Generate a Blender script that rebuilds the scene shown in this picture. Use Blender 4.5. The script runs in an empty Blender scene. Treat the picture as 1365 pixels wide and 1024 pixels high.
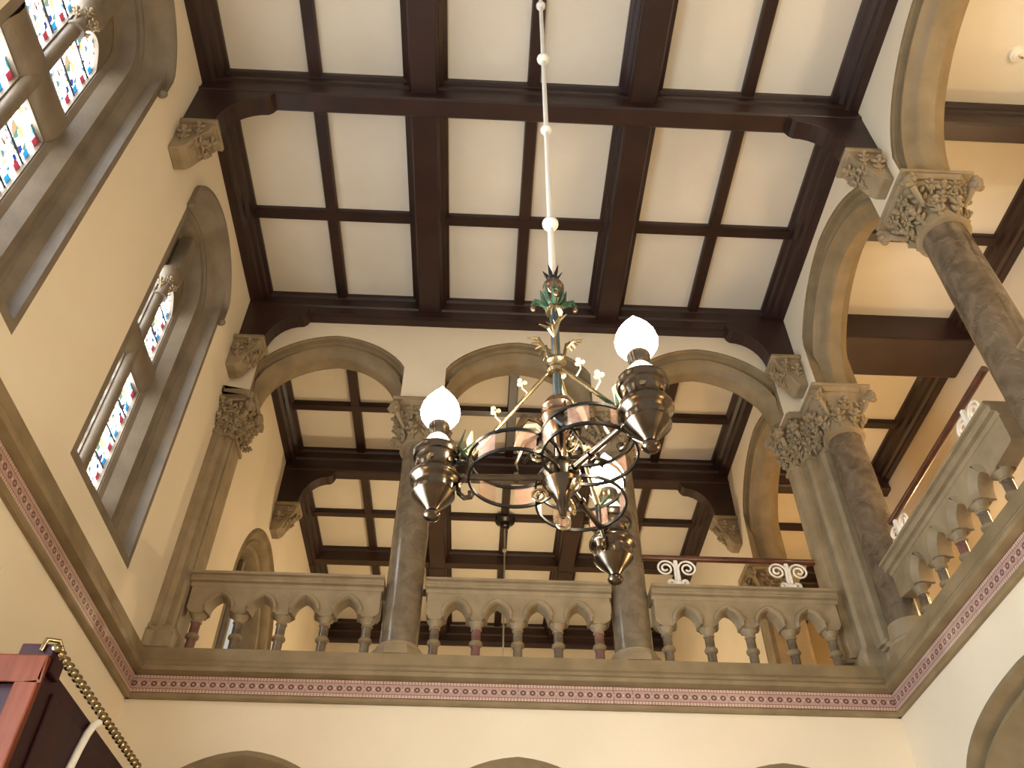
import bpy, math, random
from math import pi, sin, cos, sqrt, radians as R
from mathutils import Vector, Matrix
from mathutils.geometry import tessellate_polygon

SC = bpy.context.scene
COL = SC.collection
random.seed(7)

# ------------------------------------------------------------------ camera
cd = bpy.data.cameras.new('camera'); cam = bpy.data.objects.new('camera', cd); COL.objects.link(cam)
cd.sensor_width = 36.0; cd.lens = 1151.83 / 1365 * 36.0; cd.clip_end = 200
cam.location = (3.1176, -7.5983, 1.6121)
cam.rotation_euler = (R(134.5268), R(-0.3314), R(-2.6146))
SC.camera = cam
# ------------------------------------------------------------------ world / exposure
w = bpy.data.worlds.new('world'); SC.world = w; w.use_nodes = True
w.node_tree.nodes['Background'].inputs[0].default_value = (1.0, 0.96, 0.90, 1)
w.node_tree.nodes['Background'].inputs[1].default_value = 0.6
SC.view_settings.view_transform = 'Standard'; SC.view_settings.look = 'None'
SC.view_settings.gamma = 1.0; SC.view_settings.use_curve_mapping = False
SC.view_settings.exposure = 0.2
LAMP = 100.0          # chandelier globes
GALLERY = 300.0       # gallery pendants
FILL_SCONCE = 200.0  # added unseen wall lamps

# ------------------------------------------------------------------ materials
MATS = {}
def _new(name):
    m = bpy.data.materials.new(name); m.use_nodes = True; MATS[name] = m
    return m, m.node_tree.nodes, m.node_tree.links, m.node_tree.nodes['Principled BSDF']
def surf(name, c1, c2, scale=3.0, rough=0.7, metal=0.0, bump=0.0, bscale=None, detail=4.0, stretch=None, coat=0.0, spec=0.5, rmin=0.35, rmax=0.65):
    m, N, L, b = _new(name)
    tc = N.new('ShaderNodeTexCoord'); src = tc.outputs['Object']
    if stretch:
        mp = N.new('ShaderNodeMapping'); mp.inputs['Scale'].default_value = stretch
        L.new(src, mp.inputs['Vector']); src = mp.outputs['Vector']
    n = N.new('ShaderNodeTexNoise'); n.inputs['Scale'].default_value = scale; n.inputs['Detail'].default_value = detail
    L.new(src, n.inputs['Vector'])
    r = N.new('ShaderNodeValToRGB'); r.color_ramp.elements[0].position = rmin; r.color_ramp.elements[1].position = rmax
    r.color_ramp.elements[0].color = (*c1, 1); r.color_ramp.elements[1].color = (*c2, 1)
    L.new(n.outputs['Fac'], r.inputs['Fac']); L.new(r.outputs['Color'], b.inputs['Base Color'])
    b.inputs['Roughness'].default_value = rough; b.inputs['Metallic'].default_value = metal
    b.inputs['Coat Weight'].default_value = coat; b.inputs['Coat Roughness'].default_value = 0.12
    b.inputs['Specular IOR Level'].default_value = spec
    if bump:
        n2 = N.new('ShaderNodeTexNoise'); n2.inputs['Scale'].default_value = bscale or scale * 8; n2.inputs['Detail'].default_value = 5
        L.new(src, n2.inputs['Vector'])
        bp = N.new('ShaderNodeBump'); bp.inputs['Strength'].default_value = bump; bp.inputs['Distance'].default_value = 0.01
        L.new(n2.outputs['Fac'], bp.inputs['Height']); L.new(bp.outputs['Normal'], b.inputs['Normal'])
    return m
surf('plaster', (.74, .64, .48), (.78, .68, .52), 1.2, .85, bump=.06, bscale=25)
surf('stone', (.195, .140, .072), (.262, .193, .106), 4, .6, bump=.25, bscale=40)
surf('stone_backlit', (.150, .115, .075), (.205, .16, .108), 4, .5, bump=.2, bscale=40)  # window stone darkened and greyed for its shade against the bright glass
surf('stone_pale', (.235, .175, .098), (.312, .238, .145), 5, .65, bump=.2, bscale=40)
surf('wood', (.019, .0068, .0050), (.032, .0115, .0085), 2.5, .42, bump=.08, bscale=30, stretch=(1, 1, 1), spec=.5)
surf('wood_light', (.030, .014, .010), (.055, .026, .018), 3, .4, bump=.08, bscale=30)
surf('boarding', (.70, .645, .545), (.74, .685, .585), 1.6, .8, bump=.05, bscale=18)
surf('floor_tile', (.52, .40, .28), (.60, .47, .34), 2, .5)
surf('brass', (.42, .32, .17), (.55, .43, .24), 8, .24, metal=1.0)
surf('gilt', (.33, .255, .14), (.48, .38, .22), 10, .25, metal=1.0)
surf('bronze', (.10, .074, .05), (.17, .127, .088), 9, .22, metal=1.0)
surf('copper', (.25, .16, .11), (.36, .235, .16), 9, .25, metal=1.0)
surf('pink_sheet', (.50, .26, .17), (.72, .46, .34), 14, .35)
def mica(m):
    N, L = m.node_tree.nodes, m.node_tree.links
    t = N.new('ShaderNodeBsdfTransparent'); x = N.new('ShaderNodeMixShader'); x.inputs[0].default_value = .36
    L.new(t.outputs[0], x.inputs[1]); L.new(N['Principled BSDF'].outputs[0], x.inputs[2]); L.new(x.outputs[0], N['Material Output'].inputs[0])
mica(MATS['pink_sheet'])
surf('dark_metal', (.03, .028, .026), (.055, .05, .046), 8, .3, metal=.9)
surf('verdigris', (.035, .08, .045), (.10, .17, .10), 20, .4, metal=.6)
surf('blue_steel', (.05, .075, .10), (.09, .12, .15), 10, .3, metal=.7)
surf('cream_gilt', (.62, .54, .36), (.72, .64, .44), 10, .45, metal=.2)
surf('white_paint', (.86, .83, .76), (.9, .87, .8), 6, .4)
surf('rod_paint', (.36, .32, .25), (.42, .38, .3), 6, .5)
surf('handrail_wood', (.07, .022, .012), (.12, .04, .02), 5, .25, coat=.5)
surf('mahogany', (.105, .024, .009), (.15, .036, .014), 3, .5, stretch=(6, 6, 1), spec=.15)
surf('maroon', (.018, .004, .006), (.032, .007, .009), 2, .5, stretch=(4, 4, .6), spec=.2)
surf('steel', (.7, .7, .7), (.85, .85, .85), 5, .12, metal=1.0)
surf('iron', (.012, .012, .014), (.02, .02, .022), 5, .6)
surf('porcelain', (.82, .72, .50), (.88, .78, .56), 5, .3)

def marble(name, c1, c2, vein):
    m, N, L, b = _new(name)
    tc = N.new('ShaderNodeTexCoord')
    n = N.new('ShaderNodeTexNoise'); n.inputs['Scale'].default_value = 5; n.inputs['Detail'].default_value = 8; n.inputs['Distortion'].default_value = .8
    L.new(tc.outputs['Object'], n.inputs['Vector'])
    r = N.new('ShaderNodeValToRGB'); e = r.color_ramp.elements
    e[0].position = .36; e[0].color = (*c1, 1); e[1].position = .62; e[1].color = (*c2, 1)
    L.new(n.outputs['Fac'], r.inputs['Fac'])
    n2 = N.new('ShaderNodeTexNoise'); n2.inputs['Scale'].default_value = 2.2; n2.inputs['Detail'].default_value = 6; n2.inputs['Distortion'].default_value = 2.0
    L.new(tc.outputs['Object'], n2.inputs['Vector'])
    mt = N.new('ShaderNodeMath'); mt.operation = 'SUBTRACT'; mt.inputs[1].default_value = .5; L.new(n2.outputs['Fac'], mt.inputs[0])
    ab = N.new('ShaderNodeMath'); ab.operation = 'ABSOLUTE'; L.new(mt.outputs[0], ab.inputs[0])
    r2 = N.new('ShaderNodeValToRGB'); r2.color_ramp.elements[0].position = .0; r2.color_ramp.elements[1].position = .006
    r2.color_ramp.elements[0].color = (.35, .35, .35, 1); r2.color_ramp.elements[1].color = (0, 0, 0, 1)
    L.new(ab.outputs[0], r2.inputs['Fac'])
    mx = N.new('ShaderNodeMixRGB'); mx.inputs[2].default_value = (*vein, 1)
    L.new(r2.outputs['Color'], mx.inputs[0]); L.new(r.outputs['Color'], mx.inputs[1]); L.new(mx.outputs[0], b.inputs['Base Color'])
    b.inputs['Roughness'].default_value = .16
    return m
marble('marble', (.13, .10, .065), (.20, .155, .105), (.34, .27, .2))
marble('marble_red', (.13, .055, .045), (.22, .11, .085), (.3, .2, .16))
marble('marble_brown', (.092, .067, .043), (.175, .128, .084), (.36, .28, .22))

def emit(name, col, s):
    m, N, L, b = _new(name)
    b.inputs['Base Color'].default_value = (*[min(1, c) for c in col], 1)
    b.inputs['Emission Color'].default_value = (*col, 1); b.inputs['Emission Strength'].default_value = s
    return m
emit('globe', (1.0, .86, .62), LAMP)
emit('globe_warm', (1.0, .80, .50), GALLERY)
emit('globe_fill', (1.0, .68, .32), FILL_SCONCE)
emit('glass_blue', (.02, .26, .62), 1.0)
emit('glass_red', (.32, .03, .05), 1.0)
emit('glass_white', (.92, .96, 1.0), 10.0)
emit('glass_fill', (.68, .85, 1.0), 17.0)  # glowing panes of the added window out of view

def stained(name, sc, base, strength, thr):
    m, N, L, b = _new(name)
    tc = N.new('ShaderNodeTexCoord')
    v = N.new('ShaderNodeTexVoronoi'); v.inputs['Scale'].default_value = sc
    ve = N.new('ShaderNodeTexVoronoi'); ve.feature = 'DISTANCE_TO_EDGE'; ve.inputs['Scale'].default_value = sc
    L.new(tc.outputs['Object'], v.inputs['Vector']); L.new(tc.outputs['Object'], ve.inputs['Vector'])
    sp = N.new('ShaderNodeSeparateColor'); L.new(v.outputs['Color'], sp.inputs[0])
    r = N.new('ShaderNodeValToRGB'); r.color_ramp.interpolation = 'CONSTANT'
    cols = [(0, base), (thr, (.09, .07, .025)), (thr + .07, (.012, .03, .02)), (thr + .11, (.06, .07, .085)), (thr + .19, (.02, .003, .003)), (thr + .23, (.002, .006, .03)), (thr + .245, (.05, .035, .02)), (thr + .275, (.004, .035, .05)), (thr + .30, base)]
    e = r.color_ramp.elements; e[0].color = (*base, 1); e[1].position = cols[1][0]; e[1].color = (*cols[1][1], 1)
    for p, c in cols[2:]:
        x = e.new(min(p, 1)); x.color = (*c, 1)
    L.new(sp.outputs[0], r.inputs['Fac'])
    gt = N.new('ShaderNodeMath'); gt.operation = 'GREATER_THAN'; gt.inputs[1].default_value = .02; L.new(ve.outputs['Distance'], gt.inputs[0])
    mx = N.new('ShaderNodeMixRGB'); mx.inputs[1].default_value = (.03, .02, .02, 1)
    L.new(gt.outputs[0], mx.inputs[0]); L.new(r.outputs['Color'], mx.inputs[2])
    L.new(mx.outputs[0], b.inputs['Base Color']); L.new(mx.outputs[0], b.inputs['Emission Color']); b.inputs['Emission Strength'].default_value = strength
    b.inputs['Roughness'].default_value = .2
    return m
stained('glass_pattern', 24, (.92, .96, 1.0), 11.0, .45)
stained('glass_figure', 15, (.92, .96, 1.0), 15.0, .68)
emit('glass_dim', (.35, .42, .5), .5)

def tile_mat():
    m, N, L, b = _new('tile_frieze')
    uv = N.new('ShaderNodeUVMap'); sx = N.new('ShaderNodeSeparateXYZ'); L.new(uv.outputs['UV'], sx.inputs[0])
    def M(op, a, b2=None):
        k = N.new('ShaderNodeMath'); k.operation = op
        for i, q in enumerate((a, b2)):
            if q is None: continue
            if isinstance(q, (int, float)): k.inputs[i].default_value = q
            else: L.new(q, k.inputs[i])
        return k.outputs[0]
    u, v = sx.outputs[0], sx.outputs[1]           # u : motif units, v : 0..1 over the band
    fu = M('SUBTRACT', M('FRACT', u), .5); fv = M('MULTIPLY', M('SUBTRACT', v, .5), 2.05)
    d = M('SQRT', M('ADD', M('MULTIPLY', fu, fu), M('MULTIPLY', fv, fv)))
    ring = M('LESS_THAN', M('ABSOLUTE', M('SUBTRACT', d, .22)), .085)
    fu2 = M('SUBTRACT', M('FRACT', M('ADD', u, .5)), .5)
    dia = M('LESS_THAN', M('ADD', M('MULTIPLY', M('ABSOLUTE', fu2), 2.2), M('ABSOLUTE', fv)), .16)
    chk = M('LESS_THAN', M('FRACT', M('MULTIPLY', u, 3.0)), .5)
    edge = M('GREATER_THAN', M('ABSOLUTE', M('SUBTRACT', v, .5)), .31)
    rail = M('LESS_THAN', M('ABSOLUTE', M('SUBTRACT', M('ABSOLUTE', M('SUBTRACT', v, .5)), .30)), .022)
    rail2 = M('GREATER_THAN', M('ABSOLUTE', M('SUBTRACT', v, .5)), .465)
    mid = M('LESS_THAN', M('ABSOLUTE', M('SUBTRACT', M('ABSOLUTE', M('SUBTRACT', v, .5)), .39)), .012)
    base = (.42, .275, .235, 1); cream = (.68, .57, .47, 1); dark = (.10, .035, .03, 1)
    def mix(f, c1, c2):
        k = N.new('ShaderNodeMixRGB'); L.new(f, k.inputs[0])
        for i, q in ((1, c1), (2, c2)):
            if isinstance(q, tuple): k.inputs[i].default_value = q
            else: L.new(q, k.inputs[i])
        return k.outputs[0]
    c = mix(dia, base, cream)
    c = mix(ring, c, dark)
    c = mix(M('MULTIPLY', edge, chk), c, cream)
    c = mix(M('MULTIPLY', edge, mid), c, (.3, .13, .1, 1))
    c = mix(M('MAXIMUM', rail, rail2), c, (.22, .085, .07, 1))
    L.new(c, b.inputs['Base Color']); b.inputs['Roughness'].default_value = .35
tile_mat()

# ------------------------------------------------------------------ mesh helper
class MB:
    def __init__(s): s.v = []; s.f = []; s.uv = None
    def add(s, vs, fs):
        o = len(s.v); s.v += [tuple(q) for q in vs]; s.f += [tuple(o + i for i in f) for f in fs]
        return s
    def box(s, x0, x1, y0, y1, z0, z1):
        return s.add([(x0, y0, z0), (x1, y0, z0), (x1, y1, z0), (x0, y1, z0), (x0, y0, z1), (x1, y0, z1), (x1, y1, z1), (x0, y1, z1)],
                     [(0, 3, 2, 1), (4, 5, 6, 7), (0, 1, 5, 4), (1, 2, 6, 5), (2, 3, 7, 6), (3, 0, 4, 7)])
    def grid(s, rows, closed=False, cap=False):
        o = len(s.v); n = len(rows[0])
        for r in rows: s.v += [tuple(q) for q in r]
        for i in range(len(rows) - 1):
            for j in range(n if closed else n - 1):
                k = (j + 1) % n
                s.f.append((o + i * n + j, o + i * n + k, o + (i + 1) * n + k, o + (i + 1) * n + j))
        if cap:
            s.f.append(tuple(o + j for j in range(n))[::-1]); s.f.append(tuple(o + (len(rows) - 1) * n + j for j in range(n)))
        return s
    def lathe(s, prof, c=(0, 0, 0), n=20, cap=True, sq=None):
        rows = []
        for i, (r, z) in enumerate(prof):
            k = sq[i] if sq else 0
            row = []
            for j in range(n):
                a = 2 * pi * (j + .5) / n
                rr = r / max(abs(cos(a)), abs(sin(a))) ** k
                row.append((c[0] + rr * cos(a), c[1] + rr * sin(a), c[2] + z))
            rows.append(row)
        return s.grid(rows, True, cap)
    def prism(s, poly, fn, a, b):
        n = len(poly)
        tri = tessellate_polygon([[Vector((p[0], p[1], 0)) for p in poly]])
        o = len(s.v)
        s.v += [tuple(fn(p[0], p[1], a)) for p in poly] + [tuple(fn(p[0], p[1], b)) for p in poly]
        for t in tri:
            s.f.append((o + t[0], o + t[1], o + t[2])); s.f.append((o + n + t[2], o + n + t[1], o + n + t[0]))
        for i in range(n):
            j = (i + 1) % n; s.f.append((o + i, o + j, o + n + j, o + n + i))
        return s
    def sheet(s, loops, fn, d):
        pts = [p for l in loops for p in l]
        tri = tessellate_polygon([[Vector((p[0], p[1], 0)) for p in l] for l in loops])
        return s.add([fn(p[0], p[1], d) for p in pts], [tuple(t) for t in tri])
    def tube(s, path, r, n=8, closed=False, flat=1.0, up=None):
        P = [Vector(p) for p in path]; m = len(P); rows = []
        ref = Vector(up) if up else None
        prev = None
        for i in range(m):
            if closed: t = (P[(i + 1) % m] - P[i - 1])
            else: t = P[min(i + 1, m - 1)] - P[max(i - 1, 0)]
            t = t.normalized() if t.length > 1e-9 else Vector((0, 0, 1))
            if ref: a = ref.cross(t)
            elif prev is not None: a = prev - t * prev.dot(t)
            else: a = t.orthogonal()
            if a.length < 1e-6: a = t.orthogonal()
            a.normalize(); prev = a; b = t.cross(a)
            rr = r[i] if isinstance(r, (list, tuple)) else r
            rows.append([P[i] + a * (rr * flat * cos(2 * pi * j / n)) + b * (rr * sin(2 * pi * j / n)) for j in range(n)])
        if closed: rows.append(rows[0]); return s.grid(rows, True)
        return s.grid(rows, True, True)
    def ell(s, c, r, n=10, m=7, mat=None):
        rows = []
        for i in range(m + 1):
            t = pi * i / m; z = -cos(t); q = max(sin(t), 1e-3)
            row = []
            for j in range(n):
                p = Vector((r[0] * q * cos(2 * pi * j / n), r[1] * q * sin(2 * pi * j / n), r[2] * z))
                if mat: p = mat @ p
                row.append(Vector(c) + p)
            rows.append(row)
        return s.grid(rows, True)
    def mesh(s, name, smooth=None, off=(0, 0, 0)):
        me = bpy.data.meshes.new(name)
        me.from_pydata([(v[0] - off[0], v[1] - off[1], v[2] - off[2]) for v in s.v], [], s.f)
        me.validate(); me.update()
        import bmesh
        bm = bmesh.new(); bm.from_mesh(me)
        bmesh.ops.remove_doubles(bm, verts=bm.verts, dist=1e-5)
        bmesh.ops.recalc_face_normals(bm, faces=bm.faces); bm.to_mesh(me); bm.free()
        if smooth is not None:
            me.shade_smooth(); me.set_sharp_from_angle(angle=R(smooth))
        return me
    def build(s, name, mat, parent=None, smooth=None, bevel=0, local=False):
        off = (0, 0, 0)
        if parent is not None and not local: off = WLOC.get(parent.name, (0, 0, 0))
        return link(name, s.mesh(name, smooth, off), mat, parent, bevel=bevel)
WLOC = {}
def link(name, me, mat=None, parent=None, loc=(0, 0, 0), rot=(0, 0, 0), bevel=0, mw=None):
    if mat and not me.materials: me.materials.append(MATS[mat])
    o = bpy.data.objects.new(name, me); COL.objects.link(o)
    if parent is not None:
        o.parent = parent
    if mw is not None: o.matrix_local = mw
    else: o.location = loc; o.rotation_euler = rot
    WLOC[o.name] = WLOC.get(parent.name, (0, 0, 0)) if parent is not None else tuple(loc)
    if bevel:
        b = o.modifiers.new('bevel', 'BEVEL'); b.width = bevel; b.segments = 2; b.limit_method = 'ANGLE'
    return o
def empty(name, loc=(0, 0, 0), rz=0):
    o = bpy.data.objects.new(name, None); COL.objects.link(o); o.location = loc; o.rotation_euler = (0, 0, rz); o.empty_display_size = .2
    WLOC[o.name] = tuple(loc); return o
def tag(o, label, cat, group=None):
    o['label'] = label; o['category'] = cat
    if group: o['group'] = group
    return o
def struct(o, label=None, cat=None):
    o['kind'] = 'structure'
    if label: o['label'] = label
    if cat: o['category'] = cat
    return o
def copy_tree(o, parent=None):
    c = o.copy(); COL.objects.link(c); c.parent = parent
    for ch in list(o.children): copy_tree(ch, c)
    return c

# arch curves -------------------------------------------------------
def half(a, h, n=14):
    """right half of a pointed arch: (s, z, ns, nz) from the springing to the apex"""
    h0 = max(h, a * 1.10); k = h / h0
    c = (h0 * h0 - a * a) / (2 * a); r = a + c; t1 = math.atan2(h0, c)
    out = []
    for i in range(n + 1):
        t = t1 * i / n; s = -c + r * cos(t); z = r * sin(t)
        nx, nz = cos(t) * k, sin(t); l = sqrt(nx * nx + nz * nz)
        out.append((s, z * k, nx / l, nz / l))
    return out
def curve(a, h, off, clip, zs, zb, n=14):
    """full outline from left base to right base, offset outwards by off, limited to +-clip"""
    H = half(a, h, n); pts = []
    for s, z, nx, nz in H: pts.append([s + nx * off, z + nz * off])
    s, z, nx, nz = H[-1]; x, y = pts[-1]
    pts.append([0.0, y + (x / nz) * nx if nz > 1e-6 else y])
    pts = [(min(p[0], clip), zs + p[1]) for p in pts]
    right = [(min(a + off, clip), zb)] + pts
    left = [(-p[0], p[1]) for p in right[:-1]]
    return left + right[::-1]
def archivolt(mb, fn, cs, a, h, zs, zb, prof, clip):
    rows = []; mx = -9
    for off, d in prof:      # where the clip cuts the mouldings off, the return face stays one clean plane
        mx = max(mx, d)
        rows.append([fn(cs + s, z, mx if abs(s) >= clip - 1e-4 else d) for s, z in curve(a, h, off, clip, zs, zb)])
    mb.grid(rows)
    for i in (0, -1):
        mb.add([r[i] for r in rows], [tuple(range(len(rows)))])
FY = lambda s, z, d: (s, d, z)                 # wall facing -Y at y = d
def FX(x0, sg=1): return lambda s, z, d: (x0 + sg * d, s, z)

# ------------------------------------------------------------------ shell
W = 7.0
ZP = 10.56      # underside of ceiling boards
mb = MB(); mb.box(-.6, 10.2, -9.6, 9.2, -.3, 0.0)
struct(mb.build('floor', 'floor_tile'), 'pale tiled hall floor')
YB = 8.62

# --- far wall of the hall, lower storey, with three pointed arches
def lower_wall():
    zs, zb = 3.62, 0.02
    outer = [(-.02, 0)]
    pr = [(.26, 0), (.20, -.05), (.16, -.02), (.10, .06), (.05, .07), (0, .15), (0, .5)]
    for c in (1.17, 3.5, 5.83):
        outer += [(c + s, z) for s, z in curve(.74, .68, .26, .99, zs, 0)]
    outer += [(7.02, 0), (7.02, 5.46), (-.02, 5.46)]
    mb = MB(); mb.sheet([outer], FY, 0.0); mb.sheet([outer], FY, .5)
    wl = struct(mb.build('wall_far', 'plaster'), 'cream plaster wall below the gallery with three stone arches')
    for c in (1.17, 3.5, 5.83):
        m = MB(); archivolt(m, FY, c, .74, .68, zs, 0, pr, .99); m.build('arch_moulding', 'stone', wl, smooth=35)
    b = MB(); b.box(-.02, 9.6, 3.4, 3.6, 0, 5.0); struct(b.build('wall_passage', 'plaster'), 'plaster wall of the passage behind the lower arches')
lower_wall()
def lower_right():
    zs = 3.92; c = -2.02; a = .94; h = .28
    pr = [(.34, 0), (.335, -.05), (.29, -.06), (.26, -.015), (.235, .05), (.20, .055), (.18, .0), (.14, -.01), (.11, .05), (.06, .10), (0, .16), (0, .5)]
    fn = FX(7.0)
    outer = [(-9.6, 0)]
    for cc in (c - 3.4, c):
        outer += [(cc + s, z) for s, z in curve(a, h, .34, 1.21, zs, 0)]
    outer += [(.02, 0), (.02, 5.46), (-9.6, 5.46)]
    mb = MB(); mb.sheet([outer], fn, 0); mb.sheet([outer], fn, .5)
    wl = struct(mb.build('wall_right', 'plaster'), 'pale plaster wall below the side gallery')
    for cc in (c - 3.4, c):
        m = MB(); archivolt(m, fn, cc, a, h, zs, 0, pr, 1.21); m.build('arch_moulding', 'stone', wl, smooth=35)
    b = MB(); b.box(9.6, 9.8, -9.6, 9.0, 0, 10.7); struct(b.build('wall_side_gallery', 'plaster'), 'plaster outer wall of the side gallery')
lower_right()

# --- gallery floors
mb = MB(); mb.box(0, 9.6, .02, YB, 5.06, 5.42); mb.box(7.02, 9.6, -9.6, .02, 5.06, 5.42)
struct(mb.build('floor_gallery', 'floor_tile'), 'gallery floor slab')

# --- windows on the left wall
def win_loop(c, a, h, off, clip, zs, zbot, zoff):
    pts = curve(a, h, off, clip, zs, zbot - off * zoff, 12)
    return [(c + s, z) for s, z in pts]
WIN = [dict(c=-1.65, a=.47, h=.40, zs=9.06, zb=6.2), dict(c=-4.45, a=.47, h=.40, zs=9.06, zb=6.2), dict(c=-7.25, a=.47, h=.40, zs=9.06, zb=6.2)]
WOFF, WCLIP, WZ = .42, .80, 1.0
NICHE = dict(c=3.30, a=1.02, h=1.06, zs=7.48, zb=5.75)
def left_wall():
    fn = FX(0.0, -1)
    outer = [(-9.6, 0), (YB + .1, 0), (YB + .1, 10.65), (-9.6, 10.65)]
    holes = [win_loop(d['c'], d['a'], d['h'], WOFF, WCLIP, d['zs'], d['zb'], WZ) for d in WIN]
    holes.append(win_loop(NICHE['c'], NICHE['a'], NICHE['h'], .33, 1.35, NICHE['zs'], NICHE['zb'], .5))
    mb = MB(); mb.sheet([outer] + holes, fn, 0.0)
    m2 = MB(); m2.box(-.75, -.70, -9.6, YB + .1, 0, 10.65); 
    o = mb.build('wall_left', 'plaster'); struct(o, 'cream plaster wall with stained-glass windows')
    s = m2.build('outer_leaf', 'iron', o)
left_wall()

pane_box = {}
def pane(parent, x, y0, y1, z0, z1, mat, nm='pane'):
    key = (round(y1 - y0, 3), round(z1 - z0, 3), mat)
    if key not in pane_box:
        m = MB(); hy, hz = (y1 - y0) / 2, (z1 - z0) / 2
        m.box(-.006, .006, -hy, hy, -hz, hz); me = m.mesh(nm); me.materials.append(MATS[mat]); pane_box[key] = me
    o = bpy.data.objects.new(nm, pane_box[key]); COL.objects.link(o); o.parent = parent
    pw = WLOC[parent.name]
    o.location = (x - pw[0], (y0 + y1) / 2 - pw[1], (z0 + z1) / 2 - pw[2])
    return o

def leaf_mesh(name, mat, k=1.0):
    mb = MB()
    mb.ell((0, .008, .03), (.018, .018, .05), 7, 5); mb.ell((0, .022, .085), (.026, .022, .05), 8, 5)
    mb.ell((0, .062, .142), (.03, .032, .022), 8, 6); mb.ell((0, .05, .12), (.022, .03, .03), 7, 5)
    for sg in (-1, 1):
        m1 = Matrix.Rotation(sg * R(38), 3, 'Y'); m2 = Matrix.Rotation(sg * R(60), 3, 'Y')
        mb.ell((sg * .032, .02, .065), (.018, .016, .034), 7, 5, m1); mb.ell((sg * .040, .04, .115), (.018, .018, .032), 7, 5, m2)
    mb.v = [(x * k, y * k, z * k) for x, y, z in mb.v]
    me = mb.mesh(name, 60); me.materials.append(MATS[mat]); return me
def volute_mesh(name, mat, r=.055):
    mb = MB(); path = []; rad = []
    for i in range(12):
        t = i / 11.0; path.append((0, -.10 + .12 * t + .02 * sin(pi * t), -.16 + .16 * t)); rad.append(.016 + .010 * t)
    mb.tube(path, rad, 7)
    mb.ell((0, .035, -.012), (r * .9, r, r * .95), 9, 6)
    for k in range(5):
        a = 2 * pi * k / 5; mb.ell((.75 * r * cos(a), .05, -.012 + .75 * r * sin(a)), (.024, .03, .024), 6, 4)
    me = mb.mesh(name, 50); me.materials.append(MATS[mat]); return me
LEAF = leaf_mesh('leaf', 'stone_pale'); VOL = volute_mesh('volute', 'stone_pale')
LEAFS = leaf_mesh('leaf_small', 'stone_pale', .64)
def place(name, me, parent, loc, ang, tilt=0, sc=1.0, roll=0):
    """local +Y is the outward direction, turned to the angle ang in plan"""
    m = Matrix.Translation(loc) @ Matrix.Rotation(ang - pi / 2, 4, 'Z') @ Matrix.Rotation(tilt, 4, 'X') @ Matrix.Rotation(roll, 4, 'Y') @ Matrix.Scale(sc, 4)
    o = bpy.data.objects.new(name, me); COL.objects.link(o); o.parent = parent; o.matrix_local = m
    WLOC[o.name] = WLOC.get(parent.name, (0, 0, 0)); return o

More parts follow.
